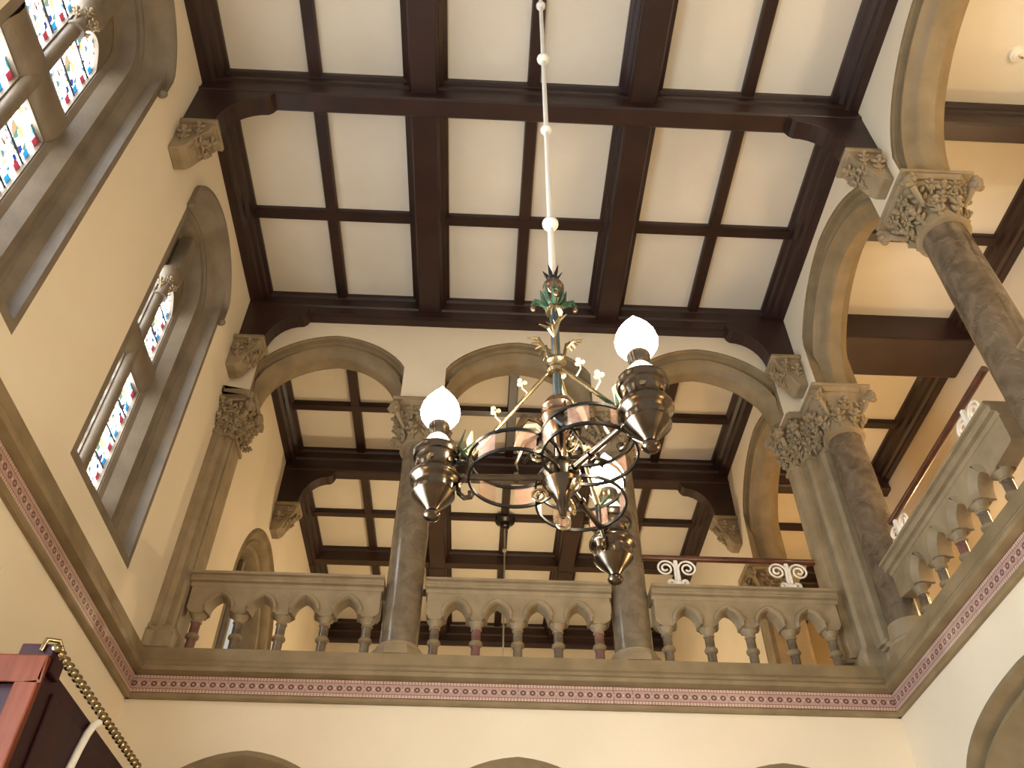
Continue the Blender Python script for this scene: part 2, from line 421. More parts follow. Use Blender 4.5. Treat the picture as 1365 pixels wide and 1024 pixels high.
def window(n, d, label):
    c, a, h, zs, zb = d['c'], d['a'], d['h'], d['zs'], d['zb']
    fn = FX(0.0, -1)
    root = struct(empty('window_%d' % n, (0, c, zb - WOFF)), label)
    prof = [(.42, 0.0), (.34, -.004), (.33, .03), (.265, .10), (.20, .145), (.19, .16), (.165, .165), (.155, .19), (.10, .20), (.085, .24), (.05, .33), (0.0, .36), (0.0, .44)]
    rows = []
    for off, dd in prof:
        pts = win_loop(c, a, h, off, WCLIP if off > .4 else (.735 if off > .3 else 9), zs, zb, WZ)
        rows.append([fn(s, z, dd) for s, z in pts])
    m = MB(); m.grid(rows, True); m.build('jamb', 'stone_backlit', root, smooth=35)
    # hood mould round the head
    hd = MB(); pr = [(.43, 0), (.43, -.05), (.385, -.06), (.35, -.03), (.34, 0)]
    rws = [[fn(c + s, z, dd) for s, z in curve(a, h, off, .82 if off > .4 else .78, zs, zs + .03)] for off, dd in pr]
    hd.grid(rws); hd.add([r[0] for r in rws], [tuple(range(5))]); hd.add([r[-1] for r in rws], [tuple(range(5))]); hd.build('hood_mould', 'stone_backlit', root, smooth=35)
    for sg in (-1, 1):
        hs = MB(); hs.ell((.03, c + sg * .80, zs + .02), (.05, .035, .05), 10, 7); hs.build('hood_stop', 'stone_backlit', root, smooth=60)
    # tympanum behind the head, with two shouldered lights cut out of it
    lw = .385; ym = .072
    def light_loop(sg, z0, z1, pointed):
        s0, s1 = ym, ym + lw
        if not pointed: L = [(s0, z0), (s1, z0), (s1, z1), (s0, z1)]
        else:
            L = [(s0, z0), (s1, z0)]
            for i in range(7):
                t = i / 6.0; L.append((s1 - lw / 2 * t, z1 - .20 + .20 * sin(t * pi / 2)))
            for i in range(1, 7):
                t = i / 6.0; L.append((s1 - lw / 2 - lw / 2 * t, z1 - .20 + .20 * cos(t * pi / 2)))
        return [(c + sg * s, z) for s, z in L]
    outer = win_loop(c, a, h, .02, 9, zs, zb, WZ)
    loops = [light_loop(sg, z0, z1, p) for sg in (-1, 1) for z0, z1, p in ((6.32, 7.60, False), (8.02, 8.98, True))]
    tm = MB(); tm.sheet([outer] + loops, fn, .37)
    for lp in loops:
        tm.grid([[fn(s, z, .37) for s, z in lp], [fn(c + (s - c), z, .43) for s, z in lp]], True)
    tm.build('tracery', 'stone_backlit', root, smooth=30)
    # transom
    tr = MB()
    pf = [(.375, 7.61), (.32, 7.67), (.29, 7.76), (.29, 7.86), (.32, 7.95), (.375, 8.01)]
    tr.grid([[(-x, c - a, z) for x, z in pf], [(-x, c + a, z) for x, z in pf]]); tr.build('transom', 'stone_backlit', root, smooth=40)
    # mullion shaft with a carved capital
    mu = MB(); mu.lathe([(.075, 6.2), (.062, 6.3), (.06, 8.55)], (-.35, c, 0), 14); mu.build('mullion', 'stone_backlit', root, smooth=40)
    cp = MB(); cp.lathe([(.075, 8.55), (.08, 8.58), (.062, 8.6), (.07, 8.7), (.12, 8.83), (.13, 8.86), (.13, 8.93)], (-.33, c, 0), 16, sq=[0, 0, 0, 0, .3, .7, .7]); cpo = cp.build('capital', 'stone_backlit', root, smooth=40)
    for k in range(8):
        an = 2 * pi * k / 8
        place('leaf', LEAFS, cpo, (-.33 + .062 * cos(an), .062 * sin(an), 8.64 - WLOC[root.name][2] + .06 * (k % 2)), an, -.2, 1.0)
    # order above the capital
    ab = MB(); ab.box(-.36, -.2, c - .08, c + .08, 8.93, 9.5); ab.build('tracery_shaft', 'stone_backlit', root, bevel=.02)
    for sg in (-1, 1):
        y0, y1 = sorted((c + sg * ym, c + sg * (ym + lw)))
        for z0, z1 in ((6.32, 7.60), (8.02, 8.98)):
            bw = .045; nb = round((z1 - z0) / .085); st = (z1 - z0) / nb
            for k in range(nb):
                mt = ('glass_blue', 'glass_white', 'glass_red', 'glass_white')[k % 4]
                yb = y0 if sg < 0 else y1 - bw
                yb2 = y1 - bw if sg < 0 else y0
                za, zc = z0 + k * st + .004, z0 + (k + 1) * st - .004
                pane(root, -.42, y1 - bw, y1, za, zc, mt)
                pane(root, -.42, y0, y0 + bw, za, zc, mt)
            nr = 4 if z0 < 7 else 3; sr = (z1 - z0) / nr
            for k in range(nr):
                mt = 'glass_figure' if (k % 2 == 1) else 'glass_pattern'
                pane(root, -.42, y0 + bw + .006, y1 - bw - .006, z0 + k * sr + .008, z0 + (k + 1) * sr - .008, mt)
            sb = MB()
            for k in range(1, nr): sb.tube([(-.405, y0, z0 + k * sr), (-.405, y1, z0 + k * sr)], .010, 6)
            sb.build('saddle_bar', 'iron', root)
    bk = MB(); bk.box(-.46, -.435, c - a, c + a, zb, zs + h); bk.build('leading', 'iron', root)
    return root
for i, d in enumerate(WIN):
    window(i + 1, d, ['stained-glass window with two lights nearest the far gallery arcade', 'stained-glass window between the corbels, cut by the frame', 'stained-glass window near the entrance'][i])
def niche():
    d = NICHE; fn = FX(0.0, -1)
    root = struct(empty('window_4', (0, d['c'], d['zb'])), 'small arched stone window in the gallery wall behind the balustrade')
    prof = [(.33, 0), (.28, -.02), (.26, .03), (.18, .06), (.15, .04), (.11, .09), (.10, .14), (.05, .16), (0, .26), (0, .42)]
    rows = [[fn(s, z, dd) for s, z in win_loop(d['c'], d['a'], d['h'], off, 1.35, d['zs'], d['zb'], .5)] for off, dd in prof]
    m = MB(); m.grid(rows, True); m.build('jamb', 'stone', root, smooth=35)
    mu = MB(); mu.box(-.38, -.30, d['c'] - .05, d['c'] + .05, d['zb'], d['zs'] + d['h']); mu.build('mullion', 'stone', root, bevel=.015)
    for sg in (-1, 1):
        y0, y1 = sorted((d['c'] + sg * .06, d['c'] + sg * 1.0))
        for k in range(3): pane(root, -.40, y0, y1, d['zb'] + .05 + k * .78, d['zb'] + .05 + k * .78 + .75, 'glass_dim')
niche()

# --- upper walls (arcades)
ZA = 8.74        # top of the abaci
ARP = [(.24, 0), (.238, .02), (.215, .03), (.205, .085), (.165, .12), (.135, .10), (.125, .06), (.10, .055), (.085, .10), (.05, .14), (.02, .16), (0, .20), (0, .34), (.075, .43), (.15, .5), (.24, .5)]
CB = [1.17, 3.5, 5.83]
def arcade_far():
    a, h, clip, zs = .84, .85, .905, ZA + .02
    outer = [(-.02, ZA)]
    for c in CB: outer += [(c + s, z) for s, z in curve(a, h, .24, clip, zs, ZA)]
    outer += [(7.02, ZA), (7.02, 10.65), (-.02, 10.65)]
    mb = MB(); mb.sheet([outer], FY, 0); mb.sheet([outer], FY, .5)
    for s0, s1 in ((0, CB[0] - clip), (CB[0] + clip, CB[1] - clip), (CB[1] + clip, CB[2] - clip), (CB[2] + clip, 7)):
        mb.add([(s0, 0, ZA), (s1, 0, ZA), (s1, .5, ZA), (s0, .5, ZA)], [(0, 1, 2, 3)])
    wl = struct(mb.build('wall_far_arcade', 'plaster'), 'cream plaster wall above the far gallery arches')
    for c in CB:
        m = MB(); archivolt(m, FY, c, a, h, zs, ZA, ARP, clip); m.build('arch_moulding', 'stone', wl, smooth=35)
arcade_far()
# (centre, half span, rise, clip, moulding scale)
RA = [(1.66, 1.04, .96, 1.13, 1.0), (-1.62, 1.06, .97, 1.13, 1.45), (-4.60, 1.19, .99, 1.31, .85), (-7.6, 1.1, .98, 1.2, .85)]
def arcade_right():
    fn = FX(7.0); outer = [(-9.6, ZA)]
    for c, a, h, cl, k in RA[::-1]:
        q = [(c + s, z) for s, z in curve(a, h, .24 * k, cl, ZA + .02, ZA)]
        outer += q
    outer += [(YB + .1, ZA), (YB + .1, 10.65), (-9.6, 10.65)]
    mb = MB(); mb.sheet([outer], fn, 0); mb.sheet([outer], fn, .5)
    mb.box(7.0, 7.5, 2.80, 3.08, 8.37, ZA)
    for s0, s1 in ((-2.74, -3.30), (-5.91, -6.40), (-.48, .53)):
        mb.add([(7, s0, ZA), (7, s1, ZA), (7.5, s1, ZA), (7.5, s0, ZA)], [(0, 1, 2, 3)])
    b = MB(); b.box(7.0, 7.5, 3.08, YB - .01, 5.43, ZA); struct(b.build('wall_gallery_side', 'plaster'), 'solid plaster wall at the side of the far gallery')
    wl = struct(mb.build('wall_right_arcade', 'plaster'), 'cream plaster wall above the side gallery arches')
    for c, a, h, cl, k in RA:
        pr = [(o * k, d if d < .2 else d) for o, d in ARP]
        m = MB(); archivolt(m, fn, c, a, h, ZA + .02, ZA if c < 1 else 8.36, pr, cl); m.build('arch_moulding', 'stone', wl, smooth=35)
arcade_right()
mb = MB(); mb.box(-.1, 9.8, YB, YB + .2, 5.0, 10.7); struct(mb.build('wall_gallery_end', 'plaster'), 'plaster end wall of the far gallery')

# --- cornices with tile frieze
def cornice(n, fn, s0, s1, label):
    root = struct(empty('trim_%d' % n, fn(s0, 5.0, 0)), label)
    lo = [(-.01, 4.985), (.035, 4.985), (.05, 5.0), (.05, 5.025), (.03, 5.04), (-.01, 5.04)]
    hi = [(-.01, 5.205), (.05, 5.205), (.095, 5.225), (.10, 5.26), (.08, 5.285), (.055, 5.295), (.06, 5.32), (.05, 5.345), (.035, 5.36), (.02, 5.48), (0, 5.49), (-.55, 5.49), (-.55, 5.40)]
    for nm, pf in (('lower_moulding', lo), ('ledge', hi)):
        m = MB(); m.grid([[fn(s0, z, -o) for o, z in pf], [fn(s1, z, -o) for o, z in pf]]); m.build(nm, 'stone', root, smooth=25)
    u = .0875; ntile = int(round(abs(s1 - s0) / (2 * u))); st = (s1 - s0) / ntile
    # one tile mesh carrying two ring motifs, shared by the whole run
    p0 = Vector(fn(s0, 5.0, 0)); g = .0015
    def P(s, z, d): return Vector(fn(s0 + s, z, d)) - p0
    vs = [P(g * (1 if st > 0 else -1), 5.042, -.028), P(st - g * (1 if st > 0 else -1), 5.042, -.028), P(st - g * (1 if st > 0 else -1), 5.204, -.028), P(g * (1 if st > 0 else -1), 5.204, -.028)]
    vb = [P(0, 5.042, .0), P(st, 5.042, .0), P(st, 5.204, .0), P(0, 5.204, .0)]
    me = bpy.data.meshes.new('tile'); me.from_pydata([tuple(v) for v in vs + vb], [], [(0, 1, 2, 3), (0, 4, 5, 1), (1, 5, 6, 2), (2, 6, 7, 3), (3, 7, 4, 0)])
    uvl = me.uv_layers.new(name='UVMap'); co = {0: (0, 0), 1: (2, 0), 2: (2, 1), 3: (0, 1), 4: (0, 0), 5: (2, 0), 6: (2, 1), 7: (0, 1)}
    for l in me.loops: uvl.data[l.index].uv = co[l.vertex_index]
    me.materials.append(MATS['tile_frieze'])
    for k in range(ntile):
        o = bpy.data.objects.new('tile', me); COL.objects.link(o); o.parent = root
        o.location = P(st * k, 5.0, 0)
    return root
cornice(1, FY, 0, 7, 'stone ledge with pink tile frieze across the far wall')
cornice(2, FX(0, -1), 0, -9.45, 'stone ledge with pink tile frieze below the stained-glass windows')
cornice(3, FX(7, 1), 0, -9.45, 'stone ledge with pink tile frieze below the side balustrade')

# ------------------------------------------------------------------ ceiling
mb = MB(); mb.box(-.1, 9.8, -9.6, YB + .2, ZP + .06, ZP + .16)
CEIL = struct(mb.build('ceiling', 'wood'), 'coffered ceiling of dark beams and cream boarded panels')
XM = [2.33, 4.67]; XJ = [1.145, 3.505, 5.85]
ROWS = [(-9.3, -6.30), (-6.08, -3.2), (-2.98, -.10), (.58, 3.10), (3.30, 5.92), (6.12, 8.5)]
MIDS = [-7.75, -4.66, -1.395, 2.07, 4.79, 7.35]
def prism_y(pf, y0, y1):
    m = MB(); m.grid([[(x, y0, z) for x, z in pf], [(x, y1, z) for x, z in pf]], True, True); return m
def prism_x(pf, x0, x1):
    m = MB(); m.grid([[(x0, y, z) for y, z in pf], [(x1, y, z) for y, z in pf]], True, True); return m
def sym(c, pts):   # pts (half width, z) from the top to the bottom
    return [(c - w_, z) for w_, z in pts] + [(c + w_, z) for w_, z in pts[::-1]]
BT = [(.115, ZP + .06), (.115, 10.50), (.09, 10.47), (.09, 10.40), (.115, 10.38), (.115, 10.34), (.095, 10.31), (.095, 10.17), (.11, 10.15), (.11, 10.11), (.09, 10.09)]
BM = [(.24, ZP + .06), (.24, 10.52), (.20, 10.49), (.20, 10.43), (.16, 10.40), (.15, 10.36), (.15, 10.27), (.13, 10.24)]
BJ = [(.072, ZP + .06), (.072, 10.51), (.058, 10.48)]
for yc in (-6.19, -3.09, 3.20, 5.98):
    bt = BT if yc < 5 else [(.085 if z < 10.45 else w_, 10.28 + (z - 10.09) * .5 if z < 10.5 else z) for w_, z in BT]
    prism_x(sym(yc, bt), 0.0, 7.0).build('beam', 'wood', CEIL, smooth=25)
pl = [(0, ZP + .06), (-.115, ZP + .06), (-.115, 10.50), (-.09, 10.47), (-.09, 10.36), (-.12, 10.34), (-.12, 10.30), (-.10, 10.28), (-.10, 10.16), (-.115, 10.14), (-.10, 10.09), (0, 10.085)]
prism_x(pl, 0, 7).build('beam', 'wood', CEIL, smooth=25)
prism_x([(.5 - y, z) for y, z in pl], 0, 7).build('beam', 'wood', CEIL, smooth=25)
prism_x([(YB + y, z) for y, z in pl], 0, 9.6).build('beam', 'wood', CEIL, smooth=25)
for (y0, y1), ym in zip(ROWS, MIDS):
    for x in XM: prism_y(sym(x, BM), y0 - .09, y1 + .09).build('beam', 'wood', CEIL, smooth=25)
    for x in XJ: prism_y(sym(x, BJ), y0 - .09, y1 + .09).build('joist', 'wood', CEIL)
    wp = [(0, ZP + .06), (.225, ZP + .06), (.225, 10.51), (.19, 10.47), (.18, 10.40), (.14, 10.37), (.13, 10.30), (.09, 10.28), (.08, 10.25), (0, 10.242)]
    prism_y(wp, y0 - .09, y1 + .09).build('wall_plate', 'wood', CEIL, smooth=25)
    prism_y([(7 - x, z) for x, z in wp], y0 - .09, y1 + .09).build('wall_plate', 'wood', CEIL, smooth=25)
    prism_x(sym(ym, [(w_, z - .004 if z < ZP else z) for w_, z in BJ]), .2, 6.8).build('joist', 'wood', CEIL)
    xs = [(.225, XJ[0] - .072), (XJ[0] + .072, XM[0] - .24), (XM[0] + .24, XJ[1] - .072), (XJ[1] + .072, XM[1] - .24), (XM[1] + .24, XJ[2] - .072), (XJ[2] + .072, 6.775)]
    for a_, b_ in xs:
        for c_, d_ in ((y0, ym - .072), (ym + .072, y1)):
            m = MB(); m.box(a_ - .02, b_ + .02, c_ - .04, d_ + .04, ZP, ZP + .055); m.build('panel', 'boarding', CEIL)
# side gallery ceiling
for yc in (-6.19, -3.09, 3.20, 6.02):
    prism_x(sym(yc, BT), 7.5, 9.6).build('beam', 'wood', CEIL, smooth=25)
m = MB(); m.box(7.5, 9.6, -.10, .60, 10.09, ZP + .06); m.build('beam', 'wood', CEIL, bevel=.03)
RR = [(-9.3, -6.30), (-6.08, -3.2), (-2.98, -.10), (.60, 3.10), (3.30, 5.92), (6.12, 8.5)]
for (y0, y1), ym in zip(RR, [-7.75, -4.66, -1.42, 2.04, 4.79, 7.35]):
    prism_y([(9.6 - x, z) for x, z in wp], y0 - .09, y1 + .09).build('wall_plate', 'wood', CEIL, smooth=25)
    prism_y([(7.5 + x, z) for x, z in wp], y0 - .09, y1 + .09).build('wall_plate', 'wood', CEIL, smooth=25)
    prism_x(sym(ym, BJ), 7.7, 9.4).build('joist', 'wood', CEIL)
    for c_, d_ in ((y0, ym - .072), (ym + .072, y1)):
        m = MB(); m.box(7.7, 9.4, c_ - .04, d_ + .04, ZP, ZP + .055); m.build('panel', 'boarding', CEIL)
# curved brackets under the transverse beams
def bracket(yc, side, th=.2, x0=0.0):
    pf = [(0, 10.26), (.80, 10.12), (.76, 10.02)]
    for i in range(9):
        t = i / 8.0 * pi / 2; pf.append((.72 - .40 * sin(t), 9.48 + .50 * cos(t)))
    pf += [(.30, 9.44), (0, 9.44)]
    m = MB()
    if side < 0: m.prism([(x0 + x, z) for x, z in pf], lambda s, z, d: (s, d, z), yc - th / 2, yc + th / 2)
    else: m.prism([(x0 - x, z) for x, z in pf], lambda s, z, d: (s, d, z), yc - th / 2, yc + th / 2)
    m.build('bracket', 'wood', CEIL, bevel=.012)
for yc in (-3.09, -.11, 3.20):
    bracket(yc, -1); bracket(yc, 1, x0=7.0)

# --- stone corbels under the brackets
CORB = None
def corbel_mesh():
    m = MB()
    pf = [(0, 0), (.10, 0), (.16, .05), (.20, .14), (.28, .28), (.33, .36), (.33, .42), (.36, .44), (.36, .49), (0, .49)]
    m.prism(pf, lambda s, z, d: (s, d, z), -.125, .125)
    m.box(0, .37, -.165, .165, .43, .49)
    return m.mesh('corbel_block', 25)
def corbel(x, y, rz, label):
    global CORB
    root = tag(empty('corbel', (x, y, 8.95), rz), label, 'corbel', 'carved stone corbels under the roof brackets')
    if CORB is None: CORB = corbel_mesh()
    blk = link('block', CORB, 'stone_pale', root, bevel=.012)
    for k, (px, py, pz, an, sc) in enumerate([(.18, -.06, .10, 0, 1.0), (.18, .07, .12, 0, .9), (.10, -.11, .12, -pi / 2, 1.1), (.10, .11, .12, pi / 2, 1.1), (.25, 0, .2, 0, 1.1), (.22, -.115, .24, -pi / 2, .9), (.22, .115, .24, pi / 2, .9)]):
        place('leaf', LEAF, blk, (px, py, pz), an, -.35 if an == 0 else -.1, sc)
    return root
corbel(0, -3.06, 0, 'carved stone corbel between the two stained-glass windows')
corbel(0, -.19, 0, 'carved stone corbel in the corner above the plain pilaster capital')
corbel(0, 3.20, 0, 'carved stone corbel in the far gallery beside the small arched window')
corbel(W, -3.06, pi, 'carved stone corbel above the capital of the side arcade column')
corbel(W, -.19, pi, 'carved stone corbel in the corner above the clustered pier')
corbel(W, 3.20, pi, 'carved stone corbel in the far gallery above the white scroll brackets')

# ------------------------------------------------------------------ columns
def abacus(m, cx, cy, hw, z):
    m.box(cx - hw, cx + hw, cy - hw, cy + hw, z - .045, z)
    m.lathe([(hw * .90, z - .105), (hw * .90, z - .075), (hw * .97, z - .045)], (cx, cy, 0), 16, sq=[.97, .97, .97])
def round_capital(root, z0, z1, r=.19, top=.30, hw=.345):
    """root at the column base, local coordinates"""
    cz = root.location.z
    m = MB(); m.lathe([(r + .0, z0 - .02), (r + .045, z0 + .0), (r + .045, z0 + .03), (r + .01, z0 + .05), (r + .012, z0 + .22), (r + .03, z0 + .36), (top * .93, z1 - .12), (top, z1 - .09)], (0, 0, -cz), 28, sq=[0, 0, 0, 0, .05, .25, .6, .8])
    cap = m.build('capital', 'stone_pale', root, smooth=40, local=True)
    ab = MB(); abacus(ab, 0, 0, hw, z1 - cz); ab.build('abacus', 'stone_pale', cap, bevel=.008, local=True)
    for k in range(8):
        an = 2 * pi * (k + .5) / 8
        place('leaf', LEAF, cap, (r * cos(an), r * sin(an), z0 + .07 - cz), an, -.08, 1.25)
    for k in range(8):
        an = 2 * pi * k / 8
        place('leaf', LEAF, cap, ((r + .02) * cos(an), (r + .02) * sin(an), z0 + .26 - cz), an, -.28, 1.3 if k % 2 else 1.15)
    for k in range(4):
        an = pi / 4 + k * pi / 2
        place('volute', VOL, cap, ((hw * 1.14) * cos(an), (hw * 1.14) * sin(an), z1 - .16 - cz), an, 0, 1.35)
        an2 = k * pi / 2
        for q in (-.11, .11):
            place('leaf', LEAFS, cap, (.25 * cos(an2) - q * sin(an2), .25 * sin(an2) + q * cos(an2), z1 - .27 - cz), an2, -.35, 1.4)
    for k in range(20):
        an = 2 * pi * (k + .3) / 20 + random.uniform(-.1, .1); zz = random.choice((.16, .22, .30, .36))
        place('leaf', LEAFS, cap, ((r + .03 + .10 * zz) * cos(an), (r + .03 + .10 * zz) * sin(an), z0 + zz - cz), an, random.uniform(-.7, -.2), random.uniform(.8, 1.15), random.uniform(-.6, .6))
    return cap
def column(x, y, label, mat='marble', r=.19):
    root = tag(empty('column', (x, y, 5.49)), label, 'column', 'marble columns of the gallery arcades')
    zb = -5.49
    b = MB(); b.lathe([(.285, 5.49), (.285, 5.54), (.245, 5.60)], (0, 0, zb), 8)
    b.lathe([(.225, 5.59), (.232, 5.61), (.215, 5.625), (.218, 5.64), (.20, 5.66)], (0, 0, zb), 28)
    b.build('base', 'stone_pale', root, smooth=35, local=True)
    s = MB(); s.lathe([(r, 5.64), (r * .995, 7.0), (r * .97, 8.14)], (0, 0, zb), 36); s.build('shaft', mat, root, smooth=40, local=True)
    round_capital(root, 8.14, ZA, r * .97)
    return root
column(2.345, .25, 'glossy grey-brown marble column between the plain-wall balustrade and the middle balustrade')
column(4.655, .25, 'glossy grey-brown marble column beside the balustrade with white scroll handrail')
column(7.25, -3.08, 'stout veined brown marble column rising beyond the end of the side balustrade', 'marble_brown', .20)
column(7.25, -6.08, 'veined brown marble column of the side arcade close to the entrance', 'marble_brown', .20)

def step_poly(poly, cx, cy, sc): return [(cx + (x - cx) * sc, cy + (y - cy) * sc) for x, y in poly]
def pier(name, label, poly, shaft, leaves, capext, zt=None):
    zt = zt or ZA; dz_ = zt - ZA
    xs = [p[0] for p in poly]; ys = [p[1] for p in poly]; cx, cy = sum(xs) / len(xs), sum(ys) / len(ys)
    root = tag(empty(name, (cx, cy, 5.49)), label, 'pier')
    up = lambda s, t, d: (s, t, d)
    m = MB(); m.prism(poly, up, 5.7, 8.14 + dz_); m.build('pier_shaft', 'stone_pale', root, bevel=.006)
    def grow(g): return [(x + g * (1 if x > cx else -1) * (0 if x in (0.0, 7.5) else 1), y + g * (1 if y > cy else -1)) for x, y in poly]
    b = MB(); b.prism(grow(.06), up, 5.49, 5.66); b.prism(grow(.035), up, 5.66, 5.71); b.prism(grow(.012), up, 5.71, 5.75); b.build('base', 'stone_pale', root, bevel=.012)
    c = MB()
    c.prism(grow(.025), up, 8.12 + dz_, 8.17 + dz_); c.prism(grow(.0), up, 8.17 + dz_, 8.64 + dz_)
    cap = c.build('capital', 'stone_pale', root, bevel=.01)
    a = MB(); a.prism(grow(.11), up, 8.60 + dz_, 8.645 + dz_); a.prism(grow(.15), up, 8.645 + dz_, zt); a.build('abacus', 'stone_pale', cap, bevel=.01)
    lx, ly = cx, cy
    for (px, py, an) in leaves:
        for j, (dz, sc, tl) in enumerate(((8.18, 1.15, -.1), (8.30, 1.0, -.2), (8.40, 1.3, -.3))):
            q = (.02 if j % 2 else -.02)
            for e in range(2): place('leaf', LEAFS, cap, (px + .02 * cos(an) - random.uniform(-.06, .06) * sin(an) - lx, py + .02 * sin(an) + random.uniform(-.06, .06) * cos(an) - ly, dz + .04 + dz_ - 5.49), an, random.uniform(-.8, -.3), random.uniform(.7, 1.1), random.uniform(-.7, .7))
            place('leaf', LEAF, cap, (px - q * sin(an) - lx, py + q * cos(an) - ly, dz + dz_ - 5.49), an, tl, sc)
    for (px, py, an) in capext:
        place('volute', VOL, cap, (px - lx, py - ly, 8.56 + dz_ - 5.49), an, 0, 1.3)
    if shaft:
        sx, sy, sr, mt = shaft
        s = MB(); s.lathe([(sr, 5.78), (sr, 7), (sr * .97, 8.14)], (sx, sy, 0), 32); s.build('shaft', mt, root, smooth=40)
        b = MB(); b.lathe([(.25, 5.49), (.25, 5.55), (.23, 5.58), (.235, 5.61), (.21, 5.64), (.20, 5.80)], (sx, sy, 0), 24); b.build('shaft_base', 'stone_pale', root, smooth=35)
        c = MB(); c.lathe([(sr, 8.12), (sr + .045, 8.14), (sr + .045, 8.17), (sr + .01, 8.19), (sr + .01, 8.36), (.24, 8.5), (.29, 8.62), (.30, 8.65)], (sx, sy, 0), 28, sq=[0, 0, 0, 0, .05, .25, .6, .8])
        cc = c.build('shaft_capital', 'stone_pale', root, smooth=40)
        ab = MB(); abacus(ab, sx, sy, .345, ZA + .002); ab.build('abacus', 'stone_pale', cc, bevel=.008)
        for k in range(8):
            an = 2 * pi * (k + .5) / 8
            place('leaf', LEAF, cc, (sx + sr * cos(an) - lx, sy + sr * sin(an) - ly, 8.21 - 5.49), an, -.08, 1.25)
            an = 2 * pi * k / 8
            place('leaf', LEAF, cc, (sx + sr * cos(an) - lx, sy + sr * sin(an) - ly, 8.38 - 5.49), an, -.28, 1.25)
        for k in range(4):
            an = pi / 4 + k * pi / 2
            place('volute', VOL, cc, (sx + .39 * cos(an) - lx, sy + .39 * sin(an) - ly, 8.58 - 5.49), an, 0, 1.3)
    return root
pier('pilaster', 'stone pilaster with carved leaf capital against the stained-glass wall',
     [(0.0, -.02), (.06, -.02), (.07, .02), (.12, .05), (.16, .04), (.17, .08), (.20, .10), (.22, .09), (.22, .42), (.15, .42), (.15, .48), (0.0, .48)], None,
     [(.06, -.01, -pi / 2), (.13, .04, -pi / 2), (.19, .08, -pi / 3), (.22, .17, -.3), (.22, .27, 0), (.22, .37, 0.1)], [(.30, .0, -pi / 4), (.34, .22, 0)])
pier('corner_pier', 'clustered stone corner pier with fluted face and brown marble shaft',
     [(6.78, .45), (6.78, .30), (6.82, .24), (6.90, .24), (6.90, .13), (6.93, .09), (7.02, .09), (7.02, -.03), (7.05, -.07), (7.5, -.07), (7.5, .45)],
     (7.25, -.23, .19, 'marble_brown'),
     [(6.78, .38, pi), (6.80, .27, -2.6), (6.86, .24, -pi / 2), (6.90, .17, -2.5), (6.97, .09, -pi / 2), (7.02, .02, -2.5), (7.05, -.07, -2.0)], [(6.70, .16, -2.4), (6.84, .02, -2.3), (6.98, -.14, -2.2)])
pier('corner_pier', 'plain stone pier at the end of the inner side arch behind the handrail',
     [(6.985, 2.74), (7.03, 2.70), (7.46, 2.70), (7.515, 2.74), (7.515, 3.0), (6.985, 3.0)], None, [(7.1, 2.72, -pi / 2), (7.25, 2.72, -pi / 2), (7.4, 2.72, -pi / 2), (6.985, 2.85, pi)], [(6.9, 2.64, -2.4)], 8.36)

